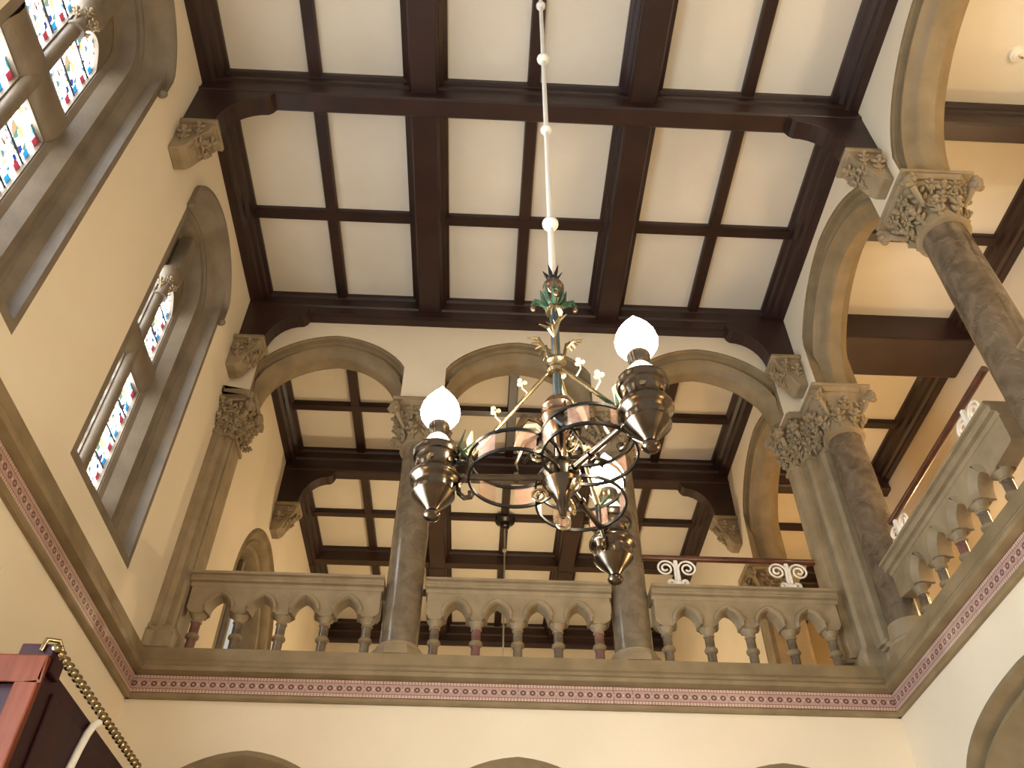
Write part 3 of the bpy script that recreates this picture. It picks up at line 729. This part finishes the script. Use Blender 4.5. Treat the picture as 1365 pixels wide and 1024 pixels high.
# ------------------------------------------------------------------ balustrades
def baluster_meshes():
    s = MB(); s.lathe([(.046, 5.49), (.046, 5.88)], (0, 0, -5.49), 14)
    r = MB(); r.lathe([(.045, 5.675), (.064, 5.69), (.068, 5.705), (.064, 5.72), (.045, 5.735)], (0, 0, -5.49), 14, cap=False)
    c = MB(); c.lathe([(.048, 5.845), (.058, 5.857), (.05, 5.869), (.054, 5.89), (.08, 5.925), (.086, 5.94)], (0, 0, -5.49), 14)
    return s.mesh('baluster', 40), r.mesh('ring', 40), c.mesh('baluster_capital', 40)
BS, BRG, BCP = baluster_meshes(); BRG.materials.append(MATS['stone']); BCP.materials.append(MATS['stone_pale'])
BSM = {}
def balustrade(x, y, rz, length, bal, label, mats):
    root = tag(empty('balustrade', (x, y, 5.49), rz), label, 'balustrade', 'stone gallery balustrades')
    Z = -5.49 - .05; d0, d1 = -.085, .085
    cp = MB(); pf = [(-.165, 6.40), (-.18, 6.39), (-.18, 6.365), (-.15, 6.355), (-.135, 6.335), (-.145, 6.32), (-.14, 6.305), (-.105, 6.295), (-.09, 6.26), (.09, 6.26), (.105, 6.295), (.14, 6.305), (.145, 6.32), (.135, 6.335), (.15, 6.355), (.18, 6.365), (.18, 6.39), (.165, 6.40)]
    cp.grid([[(0, d, z + Z) for d, z in pf], [(length, d, z + Z) for d, z in pf]], True, True); cp.build('cap_rail', 'stone_pale', root, smooth=25, local=True)
    fn = lambda s, z, d: (s, d, z + Z)
    outer = [(.02, 6.26), (.02, 6.03)]
    e0, e1 = bal[0] - .075, bal[-1] + .075
    outer += [(.035, 6.01), (e0, 5.985)]
    sp = bal[1] - bal[0]; aw = sp / 2 - .075
    k = []
    for b0, b1 in zip(bal, bal[1:]):
        k.append([( (b0 + b1) / 2 + s, z) for s, z in curve(aw, .185, .03, sp / 2 - .055, 6.0, 5.985, 8)])
    for q in k: outer += q
    outer += [(e1, 5.985), (length - .035, 6.01), (length - .02, 6.03), (length - .02, 6.26)]
    pn = MB(); pn.sheet([outer], fn, d0); pn.sheet([outer], fn, d1)
    for i in range(1, 4): pn.add([fn(*outer[i - 1], d0), fn(*outer[i], d0), fn(*outer[i], d1), fn(*outer[i - 1], d1)], [(0, 1, 2, 3)])
    n = len(outer)
    for i in range(n - 3, n): pn.add([fn(*outer[i - 1], d0), fn(*outer[i], d0), fn(*outer[i], d1), fn(*outer[i - 1], d1)], [(0, 1, 2, 3)])
    for b_ in bal: pn.box(b_ - .06, b_ + .06, d0 + .003, d1 - .003, 5.975 + Z, 5.99 + Z)
    arc = pn.build('arcade_panel', 'stone_pale', root, local=True)
    for b0, b1 in zip(bal, bal[1:]):
        m = MB(); archivolt(m, fn, (b0 + b1) / 2, aw, .185, 6.0, 5.985, [(.03, d0), (.034, d0 - .015), (.022, d0 - .03), (.0, d0 - .034), (-.016, d0 - .02), (-.022, d0 + .01), (-.02, d0 + .03), (-.034, d0 + .055), (-.034, d1 - .05), (.03, d1)], sp / 2 - .055)
        m.build('arch_roll', 'stone_pale', arc, smooth=40, local=True)
    for i, b_ in enumerate(bal):
        mt = mats[i % len(mats)]
        if mt not in BSM:
            me = BS.copy(); me.materials.clear(); me.materials.append(MATS[mt]); BSM[mt] = me
        o = link('baluster', BSM[mt], None, root, (b_, 0, 0))
        link('ring', BRG, None, o); link('baluster_capital', BCP, None, o)
    return root
mm = ['marble_red', 'marble_brown', 'marble', 'marble_brown', 'marble']
balustrade(.228, .20, 0, 1.922, [.128, .539, .957, 1.377, 1.792], 'stone balustrade of pointed arches between the plain pilaster and a marble column', mm)
balustrade(2.575, .20, 0, 1.875, [.11, .52, .93, 1.33, 1.735], 'stone balustrade of pointed arches between the two marble columns', ['marble_brown', 'marble_red', 'marble'])
balustrade(4.86, .20, 0, 1.91, [.13, .55, .965, 1.375, 1.79], 'stone balustrade carrying white scrolls beneath a dark wooden handrail', ['marble', 'marble_brown'])
balustrade(7.22, -2.79, pi / 2, 2.36, [.39 - .01, .81, 1.235, 1.655, 2.09], 'stone balustrade of the side arcade running from column to corner pier', ['marble_brown', 'marble', 'marble_red', 'marble', 'marble_brown'])
balustrade(7.22, -5.74, pi / 2, 2.36, [.39 - .01, .81, 1.235, 1.655, 2.09], 'stone balustrade of the side arcade on the entrance side of the veined column', ['marble_brown', 'marble'])

# --- handrails on white scroll brackets
def spiral(cx, cz, r, sg, turns=1.6, n=30, start=pi / 2):
    pts = []
    for i in range(n + 1):
        t = i / n; a = start + sg * turns * 2 * pi * t; rr = r * (1 - .80 * t)
        pts.append((cx + rr * cos(a), 0, cz + rr * sin(a)))
    return pts
def handrail(x, y, rz, length, posts, label):
    root = tag(empty('handrail', (x, y, 6.352), rz), label, 'handrail', 'handrails above the balustrades')
    m = MB(); m.tube([(0, 0, .443), (length, 0, .443)], .034, 12); m.build('rail', 'handrail_wood', root, smooth=60, local=True)
    for p in posts:
        b = MB(); b.prism([(p - .034, 0), (p + .034, 0), (p + .02, .42), (p - .02, .42)], lambda s, z, d: (s, d, z), -.014, .014); bo = b.build('bracket', 'white_paint', root, bevel=.004, local=True)
        for sg in (-1, 1):
            for cx_, cz_, r_, tr_, st_ in ((.118, .305, .100, .0115, .16), (.074, .13, .042, .009, .07)):
                s = MB()
                s.tube([(p + sg * .02, -.02, st_)] + [(q[0], -.02, q[2]) for q in spiral(p + sg * cx_, cz_, r_, -sg, 1.9, 40, pi / 2 + sg * pi / 2)], tr_, 6)
                s.build('scroll', 'white_paint', bo, smooth=60, local=True)
handrail(4.66, .25, 0, 2.05, [.535, 1.73], 'dark wooden handrail on white scroll brackets beside the corner pier')
handrail(7.27, -2.72, pi / 2, 2.2, [.49, 2.12], 'dark wooden handrail on white scroll brackets above the side balustrade')

# ------------------------------------------------------------------ chandelier
CX, CY = 3.46, -4.59
def chandelier():
    root = tag(empty('chandelier', (CX, CY, 3.70)), 'three-armed brass chandelier with lit flame-shaped globes hanging on a white rod', 'chandelier')
    Z = -3.70
    def P(mb, name, mat, parent=root, sm=45): return mb.build(name, mat, parent, smooth=sm, local=True)
    m = MB(); m.lathe([(.019, 5.45), (.017, 7.0), (.016, 10.5)], (0, 0, Z), 12); P(m, 'rod', 'white_paint')
    m = MB(); m.lathe([(.0, 10.30), (.05, 10.32), (.09, 10.42), (.10, 10.5)], (0, 0, Z), 16); P(m, 'ceiling_rose', 'white_paint')
    for z, r in ((9.15, .042), (8.13, .05), (7.04, .04), (5.93, .05)):
        m = MB(); m.ell((0, 0, z + Z), (r, r, r * .85), 14, 9); m.lathe([(r * .5, z - r), (r * .6, z - r * .9), (r * .45, z - r * .7)], (0, 0, Z), 12); P(m, 'rod_ball', 'white_paint')
    # crown, pomegranate and leaf collar
    m = MB(); m.lathe([(.03, 5.38), (.035, 5.40), (.022, 5.42)], (0, 0, Z), 12); P(m, 'crown', 'dark_metal')
    for k in range(6):
        a = 2 * pi * k / 6
        s = MB(); s.tube([(.02 * cos(a), .02 * sin(a), 5.40 + Z), (.035 * cos(a), .035 * sin(a), 5.43 + Z), (.055 * cos(a), .055 * sin(a), 5.47 + Z)], [.014, .012, .002], 5, flat=.5); P(s, 'crown_leaf', 'dark_metal')
    m = MB(); m.ell((0, 0, 5.325 + Z), (.058, .058, .062), 16, 10); P(m, 'orb', 'copper')
    for k in range(8):
        a = 2 * pi * k / 8
        s = MB(); s.tube([(.03 * cos(a), .03 * sin(a), 5.17 + Z), (.055 * cos(a), .055 * sin(a), 5.20 + Z), (.062 * cos(a), .062 * sin(a), 5.26 + Z), (.072 * cos(a), .072 * sin(a), 5.30 + Z)], [.012, .016, .012, .002], 6, flat=.6); P(s, 'collar_leaf', 'verdigris')
    for k in range(4):
        a = k * pi / 2
        s = MB(); s.tube([(.03 * cos(a), .03 * sin(a), 5.16 + Z), (.07 * cos(a), .07 * sin(a), 5.19 + Z), (.10 * cos(a), .10 * sin(a), 5.20 + Z), (.115 * cos(a), .115 * sin(a), 5.17 + Z)], [.014, .018, .02, .012], 6); b = P(s, 'crocket', 'verdigris')
        e = MB(); e.ell((.112 * cos(a), .112 * sin(a), 5.145 + Z), (.016, .016, .022), 8, 6); P(e, 'bud', 'copper', b)
    m = MB(); m.lathe([(.02, 5.11), (.045, 5.115), (.048, 5.13), (.035, 5.145), (.03, 5.16), (.04, 5.18)], (0, 0, Z), 18); P(m, 'drip_ring', 'gilt')
    m = MB(); m.lathe([(.023, 4.40), (.023, 5.13)], (0, 0, Z), 14); P(m, 'stem', 'blue_steel')
    m = MB(); m.ell((-.022, 0, 4.98 + Z), (.014, .014, .018), 8, 6); P(m, 'stud', 'blue_steel')
    # gilt collar with leaf sprays
    m = MB(); m.lathe([(.026, 4.64), (.046, 4.65), (.05, 4.67), (.034, 4.69), (.034, 4.71), (.052, 4.73), (.048, 4.75), (.026, 4.76)], (0, 0, Z), 18); P(m, 'collar', 'gilt')
    for k in range(3):
        a = R(20) + k * 2 * pi / 3; ca, sa = cos(a), sin(a)
        s = MB(); s.tube([(.03 * ca, .03 * sa, 4.75 + Z), (.05 * ca, .05 * sa, 4.82 + Z), (.06 * ca, .06 * sa, 4.90 + Z)], [.008, .01, .006], 6); b = P(s, 'leaf_spray', 'gilt')
        for q in range(5):
            t = (q - 2) * .35
            e = MB(); e.tube([(.055 * ca, .055 * sa, 4.86 + Z), (.09 * ca - .04 * t * sa, .09 * sa + .04 * t * ca, 4.90 + Z + .012 * q), (.13 * ca - .10 * t * sa, .13 * sa + .10 * t * ca, 4.89 + Z + .014 * q)], [.006, .012, .003], 5, flat=.5); P(e, 'leaflet', 'gilt', b)
    # turned cup on the stem, boss below and the finial
    m = MB(); m.lathe([(.023, 4.47), (.06, 4.46), (.075, 4.43), (.082, 4.41), (.074, 4.395), (.076, 4.36), (.084, 4.35), (.078, 4.325), (.07, 4.30), (.06, 4.27), (.04, 4.24), (.028, 4.22), (.028, 4.08)], (0, 0, Z), 26); P(m, 'cup', 'copper')
    m = MB(); m.lathe([(.028, 4.10), (.055, 4.085), (.078, 4.055), (.088, 4.01), (.084, 3.975), (.088, 3.965), (.07, 3.935), (.042, 3.90), (.026, 3.86), (.026, 3.84), (.018, 3.82), (.014, 3.79)], (0, 0, Z), 26); P(m, 'boss', 'bronze')
    m = MB(); m.tube([(.028 * cos(2 * pi * i / 20), 0, 3.762 + Z + .034 * sin(2 * pi * i / 20)) for i in range(20)], .007, 6, closed=True); P(m, 'finial_ring', 'brass')
    # medallion plates on the stem
    for k, (a, z) in enumerate(((R(-72), 4.26), (R(165), 4.20), (R(45), 4.20))):
        s = MB(); M = Matrix.Rotation(a - pi / 2, 3, 'Z') @ Matrix.Rotation(R(18), 3, 'X')
        rows = []
        for r_, d in ((.0, .012), (.02, .014), (.03, .006), (.045, .010), (.058, .002), (.058, -.008)):
            rows.append([Vector((.11 * cos(a), .11 * sin(a), z + Z)) + M @ (Vector((max(r_, .001) * cos(2 * pi * j / 18), d, max(r_, .001) * sin(2 * pi * j / 18))) * (1.35 if k == 0 else .8)) for j in range(18)])
        s.grid(rows, True, True); P(s, 'medallion', 'dark_metal' if k == 0 else 'bronze', sm=30)
    # three hoops, arms and lamps
    fm = MB(); fm.lathe([(.0, .62), (.048, .62), (.052, .60), (.044, .575), (.04, .545), (.047, .52), (.05, .515)], (0, 0, 0), 22)
    FT = fm.mesh('burner', 45); FT.materials.append(MATS['bronze'])
    fm = MB(); fm.lathe([(.05, .525), (.058, .51), (.075, .46), (.078, .45)], (0, 0, 0), 24); CN = fm.mesh('neck', 45); CN.materials.append(MATS['porcelain'])
    fm = MB(); fm.lathe([(.07, .462), (.098, .458), (.108, .445), (.11, .43), (.104, .41), (.094, .405), (.086, .385), (.084, .345), (.088, .325), (.106, .315), (.114, .30), (.114, .285), (.104, .27), (.092, .262), (.088, .25), (.086, .225), (.094, .218), (.095, .205), (.086, .195), (.074, .18), (.05, .155), (.032, .135), (.024, .122), (.034, .112), (.038, .10), (.034, .088), (.02, .078), (.0, .074)], (0, 0, 0), 30, cap=False)
    FN = fm.mesh('font', 40); FN.materials.append(MATS['bronze'])
    gm = MB(); gp = []
    for r_, z_ in ((.045, 0), (.07, .02), (.09, .055), (.094, .085), (.086, .12), (.066, .16), (.043, .195), (.02, .225), (.004, .25)): gp.append((r_, z_))
    gm.lathe(gp, (0, 0, 0), 24); GL = gm.mesh('globe', 60); GL.materials.append(MATS['globe'])
    rb = MB(); rb.lathe([(.010, 0), (.02, .004), (.02, .012), (.008, .016)], (0, 0, 0), 10); ROS = rb.mesh('rosette', 40); ROS.materials.append(MATS['gilt'])
    for k, (an, rr) in enumerate(((R(178), .56), (R(-58), .565), (R(59), .56))):
        ca, sa = cos(an), sin(an)
        def Q(r_, t, z): return (r_ * ca - t * sa, r_ * sa + t * ca, z + Z)
        hc, hr = .205, .205
        def ringpts(rad, z, n=44): return [Q(hc + rad * cos(2 * pi * i / n), rad * sin(2 * pi * i / n), z) for i in range(n)]
        h = MB()
        rows = [ringpts(hr - .004, 3.985), ringpts(hr + .006, 3.985), ringpts(hr + .006, 4.000), ringpts(hr - .004, 4.000), ringpts(hr - .004, 3.985)]
        h.grid(rows, True)
        ho = P(h, 'hoop', 'dark_metal', sm=40)
        h2 = MB(); h2.grid([[(p[0], p[1], p[2] + .11) for p in r_] for r_ in rows], True); P(h2, 'hoop_rim', 'dark_metal', ho, 40)
        for q in range(-2, 3):
            a0 = 2 * pi * (q - .25) / 7; a1 = 2 * pi * (q + .25) / 7
            b = MB(); rows = []
            for rad in (hr - .002, hr + .003):
                for zz in ((3.998, 4.097) if rad < hr else (4.097, 3.998)):
                    rows.append([Q(hc + rad * cos(a0 + (a1 - a0) * i / 8), rad * sin(a0 + (a1 - a0) * i / 8), zz) for i in range(9)])
            b.grid(rows); P(b, 'hoop_panel', 'pink_sheet', ho)
        arm = MB(); arm.tube([Q(.05, 0, 4.0), Q(.2, 0, 4.0), Q(rr - .09, 0, 4.0)], .015, 10); arm.tube([Q(.19, 0, 4.0), Q(.21, 0, 4.0)], .024, 10); arm.tube([Q(.08, 0, 4.0), Q(.10, 0, 4.0)], .026, 10)
        ao = P(arm, 'arm', 'bronze')
        s = MB(); s.tube([Q(.40, 0, 4.07), Q(.43, 0, 4.085), Q(rr - .09, 0, 4.08)], .011, 8); s.tube([Q(.41, 0, 3.99), Q(.41, 0, 4.12)], .014, 8); P(s, 'arm_tie', 'dark_metal', ao)
        s = MB(); s.tube([Q(.43, 0, 3.99), Q(.455, 0, 3.955), Q(.45, 0, 3.91), Q(.425, 0, 3.885), Q(.40, 0, 3.89), Q(.395, 0, 3.915)], [.012, .011, .011, .012, .014, .018], 8); P(s, 'arm_scroll', 'bronze', ao)
        s = MB(); s.tube([Q(.41, 0, 4.12), Q(.405, .01, 4.17), Q(.415, -.01, 4.22), Q(.405, .01, 4.26)], [.012, .018, .016, .004], 6); P(s, 'arm_leaf', 'cream_gilt', ao)
        for j in range(4):
            s = MB(); t = (j - 1.5) * .05
            s.tube([Q(.41, 0, 4.10), Q(.40 + .02 * j, t * .6, 4.13), Q(.39 + .04 * (j % 2), t * 1.3, 4.15 + .015 * j)], [.004, .010, .002], 5, flat=.45); P(s, 'arm_leaflet', 'verdigris', ao)
        st = MB(); st.tube([Q(.03, 0, 4.68), Q(.40, 0, 4.12)], .011, 8); so = P(st, 'strut', 'brass')
        for j in range(2):
            f_ = .30 + .34 * j; bx = Q(.03 + .37 * f_, 0, 4.68 - .56 * f_)
            s = MB(); s.tube([bx, (bx[0] + .03 * ca - .01 * sa, bx[1] + .03 * sa, bx[2] + .04), (bx[0] + .035 * ca, bx[1] + .035 * sa, bx[2] + .075)], [.004, .004, .003], 5)
            for q in range(3): s.ell((bx[0] + .035 * ca + .016 * cos(q * 2.1), bx[1] + .035 * sa + .016 * sin(q * 2.1), bx[2] + .08), (.013, .013, .011), 7, 5)
            P(s, 'strut_flower', 'cream_gilt', so)
        for cz_, r_, d_ in ((4.14, .05, 1), (3.90, .04, -1)):
            sc = MB(); sc.tube([Q(q[0], .0, q[2]) for q in spiral(.10, cz_, r_, d_, 1.5, 22, pi)], .007, 6); P(sc, 'scrollwork', 'brass')
        for j, (t0, up_) in enumerate(((-.07, .05), (.0, .07), (.07, .05))):
            lf = MB(); lf.tube([Q(.05, t0 * .3, 4.24), Q(.10, t0 * .8, 4.24 + up_), Q(.16, t0 * 1.3, 4.23 + up_), Q(.20, t0 * 1.7, 4.17), Q(.19, t0 * 1.8, 4.14)], [.006, .018, .022, .014, .003], 7, flat=.3, up=(0, 0, 1)); P(lf, 'acanthus_leaf', 'cream_gilt' if j == 1 else 'bronze')
        # curved stay inside the hoop
        cs = MB(); cs.tube([Q(.07 + .10 * t, .0 + .0, 4.34 - .26 * t ** .6) for t in [i / 8 for i in range(9)]], .008, 6); P(cs, 'stay', 'dark_metal')
        # lamp
        lp = link('lamp_font', FN, None, root, Q(rr, 0, 3.69)); 
        link('neck', CN, None, lp); link('burner', FT, None, lp)
        link('globe', GL, None, lp, (0, 0, .615))
        for j in range(6):
            a2 = 2 * pi * j / 6 + .3
            place('rosette', ROS, lp, (.082 * cos(a2), .082 * sin(a2), .365), a2, -pi / 2, .7)
    return root
chandelier()

# --- gallery pendants
def pendant(x, y, zg, label, rose_mat='dark_metal', balls=(9.86, 8.69)):
    root = tag(empty('pendant_lamp', (x, y, zg - .2)), label, 'lamp', 'gallery pendant lamps')
    Z = -(zg - .2)
    m = MB(); m.lathe([(.02, 10.30), (.08, 10.33), (.10, 10.40), (.17, 10.44), (.18, 10.49)], (0, 0, Z), 20); m.build('ceiling_rose', rose_mat, root, smooth=40, local=True)
    m = MB(); m.lathe([(.014, zg + .14), (.014, 10.35)], (0, 0, Z), 10); m.build('rod', 'rod_paint', root, smooth=40, local=True)
    for b in balls:
        m = MB(); m.ell((0, 0, b + Z), (.042, .042, .042), 12, 8); m.build('rod_ball', 'rod_paint', root, smooth=60, local=True)
    m = MB(); m.ell((0, 0, zg + Z), (.14, .14, .14), 18, 12); m.build('globe', 'globe_warm', root, smooth=60, local=True)
    m = MB(); m.lathe([(.03, zg + .16), (.07, zg + .14), (.075, zg + .115), (.06, zg + .10)], (0, 0, Z), 16); m.build('gallery_ring', 'brass', root, smooth=40, local=True)
pendant(3.51, 4.80, 7.35, 'pendant lamp on a thin white rod in the far gallery')
pendant(8.6, -6.6, 8.0, 'added unseen pendant lamp in the side gallery near the entrance', balls=())  # added out of view to warm the side gallery ceiling
def fill_sconce(x, y, z, rz, label):  # unseen wall lamps, added to brighten and warm walls and ceilings
    root = tag(empty('fill_lamp', (x, y, z), rz), label, 'lamp', 'added unseen brass wall lamps')
    m = MB(); m.lathe([(.0, 0), (.06, .005), (.07, .02), (.04, .03)], (0, 0, 0), 16)
    pl_ = m.mesh('back_plate', 40); link('back_plate', pl_, 'brass', root, (0, 0, 0), (0, R(90), 0))
    m = MB(); m.tube([(.02, 0, 0), (.12, 0, -.06), (.22, 0, -.02), (.24, 0, .06)], .012, 8); m.build('arm', 'brass', root, smooth=40, local=True)
    m = MB(); m.ell((.24, 0, .17), (.10, .10, .11), 16, 10); m.build('globe', 'globe_fill', root, smooth=60, local=True)
fill_sconce(9.6, .9, 6.9, pi, 'added unseen brass wall lamp with warm globe in the side gallery by the corner')
fill_sconce(9.6, -2.2, 6.9, pi, 'added unseen brass wall lamp with warm globe in the side gallery')
fill_sconce(9.6, 4.6, 6.9, pi, 'added unseen brass wall lamp with warm globe in the side gallery beyond the inner arch')
fill_sconce(W, -4.1, 2.6, pi, 'added unseen brass wall lamp with warm globe low on the side wall between the lower arches')
fill_sconce(0, -7.7, 2.6, 0, 'added unseen brass wall lamp with warm globe low on the window wall near the entrance')
fill_sconce(W, -7.4, 2.6, pi, 'added unseen brass wall lamp with warm globe low on the side wall near the entrance')
# ceiling rosette in the side gallery
root = tag(empty('ceiling_hook', (8.588, -3.775, 10.50)), 'small white plaster rosette with hook on the side gallery ceiling', 'rosette')
m = MB(); m.lathe([(.0, .0), (.03, -.01), (.05, .0), (.055, .02), (.075, .02), (.085, .04), (.085, .06)], (0, 0, 0), 20); m.build('rosette', 'white_paint', root, smooth=40, local=True)
m = MB(); m.tube([(0, 0, .0), (0, 0, -.04), (.025, 0, -.06), (.035, 0, -.035), (.02, 0, -.02)], .007, 6); m.build('hook', 'brass', root, smooth=40, local=True)

# ------------------------------------------------------------------ tall mahogany case against the left wall
def case():
    x1, y0, y1, zt = .80, -3.10, -1.42, 3.86
    root = tag(empty('cabinet', (.4, (y0 + y1) / 2, 0)), 'tall mahogany case with dark side panel and gilt rope cresting', 'cabinet')
    m = MB(); m.box(.005, x1 - .02, y0 + .03, y1, 0, zt - .04); m.build('carcass', 'maroon', root, bevel=.01)
    f = MB()
    f.box(.005, x1, y0 - .02, y0 + .03, 3.69, zt - .02); f.box(x1 - .13, x1, y0 - .02, y0 + .03, 0, 3.69); f.box(.005, .12, y0 - .02, y0 + .03, 0, 3.69); f.box(.12, x1 - .13, y0 - .02, y0 + .03, 0, .4)
    f.build('front_frame', 'mahogany', root, bevel=.012)
    f = MB(); f.box(x1 - .03, x1 + .015, y0 + .03, y0 + .16, zt - .10, zt); f.box(.62, x1 + .005, y0 + .0, y0 + .06, zt - .03, zt + .05); f.build('cornice', 'maroon', root, bevel=.008)
    d = MB(); fnz = lambda s, z, dd: (s, dd, z)
    for r_ in (.23, .17, .10):
        d.tube([(.39 + r_ * cos(2 * pi * i / 30), y0 + .02, 3.40 + r_ * 1.1 * sin(2 * pi * i / 30)) for i in range(30)], .022, 8, closed=True)
    d.build('roundel', 'handrail_wood', root, smooth=50)
    s = MB(); s.box(x1 - .02, x1 - .005, y0 + .2, y1 - .08, .4, zt - .14); s.build('side_panel', 'maroon', root, bevel=.006)
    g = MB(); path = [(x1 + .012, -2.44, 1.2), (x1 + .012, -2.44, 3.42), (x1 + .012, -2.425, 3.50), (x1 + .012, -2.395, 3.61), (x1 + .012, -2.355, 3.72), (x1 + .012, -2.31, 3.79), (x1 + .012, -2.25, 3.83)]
    g.tube(path, .024, 8); g.build('highlight_streak', 'white_paint', root, smooth=60)  # white tube in place of a glossy highlight on the dark side
    # twisted gilt rope: separate beads along the top edge
    bd = MB(); M = Matrix.Rotation(R(35), 3, 'X'); bd.ell((0, 0, 0), (.028, .040, .024), 10, 7, M); bm_ = bd.mesh('rope_bead', 50); bm_.materials.append(MATS['gilt'])
    n = 24; L = y1 - (y0 + .0)
    for k in range(n):
        o = bpy.data.objects.new('rope_bead', bm_); COL.objects.link(o); o.parent = root
        o.location = (x1 + .012 - .4, y0 + .0 + L * k / (n - 1) - (y0 + y1) / 2, zt + .025)
    e = MB(); e.tube([(x1 - .06, y0 - .01, zt + .0), (x1 - .05, y0 - .01, zt + .07), (x1 + .0, y0 + .03, zt + .08), (x1 + .02, y0 + .08, zt + .03)], .014, 8); e.build('rope_end', 'gilt', root, smooth=50)
case()
m = MB(); m.box(0.0, .10, -2.75, -2.02, 3.9, 4.60)
tag(m.build('wall_box', 'plaster', bevel=.006), 'pale plaster box on the wall above the mahogany case', 'box')

# --- glowing window added out of view to throw cool daylight on the right wall
def add_fill_window():
    root = struct(empty('window_5', (0, -4.9, 1.0)), 'added unseen window with glowing panes low in the wall beside the mahogany case')
    y0 = -6.1
    f = MB(); f.box(0, .06, y0 - .1, y0, 1.0, 4.4); f.box(0, .06, y0 + 2.4, y0 + 2.5, 1.0, 4.4); f.box(0, .06, y0, y0 + 2.4, .9, 1.0); f.box(0, .06, y0, y0 + 2.4, 4.4, 4.5); f.build('frame', 'stone', root)
    for k in (1, 2, 3):
        m = MB(); m.box(0, .06, y0 + .6 * k - .03, y0 + .6 * k + .03, 1.0, 4.4); m.build('mullion', 'stone', root)
    for k in range(4):
        for j in range(4): pane(root, .01, y0 + .6 * k + .04, y0 + .6 * k + .56, 1.02 + .845 * j, 1.02 + .845 * j + .82, 'glass_fill')
add_fill_window()
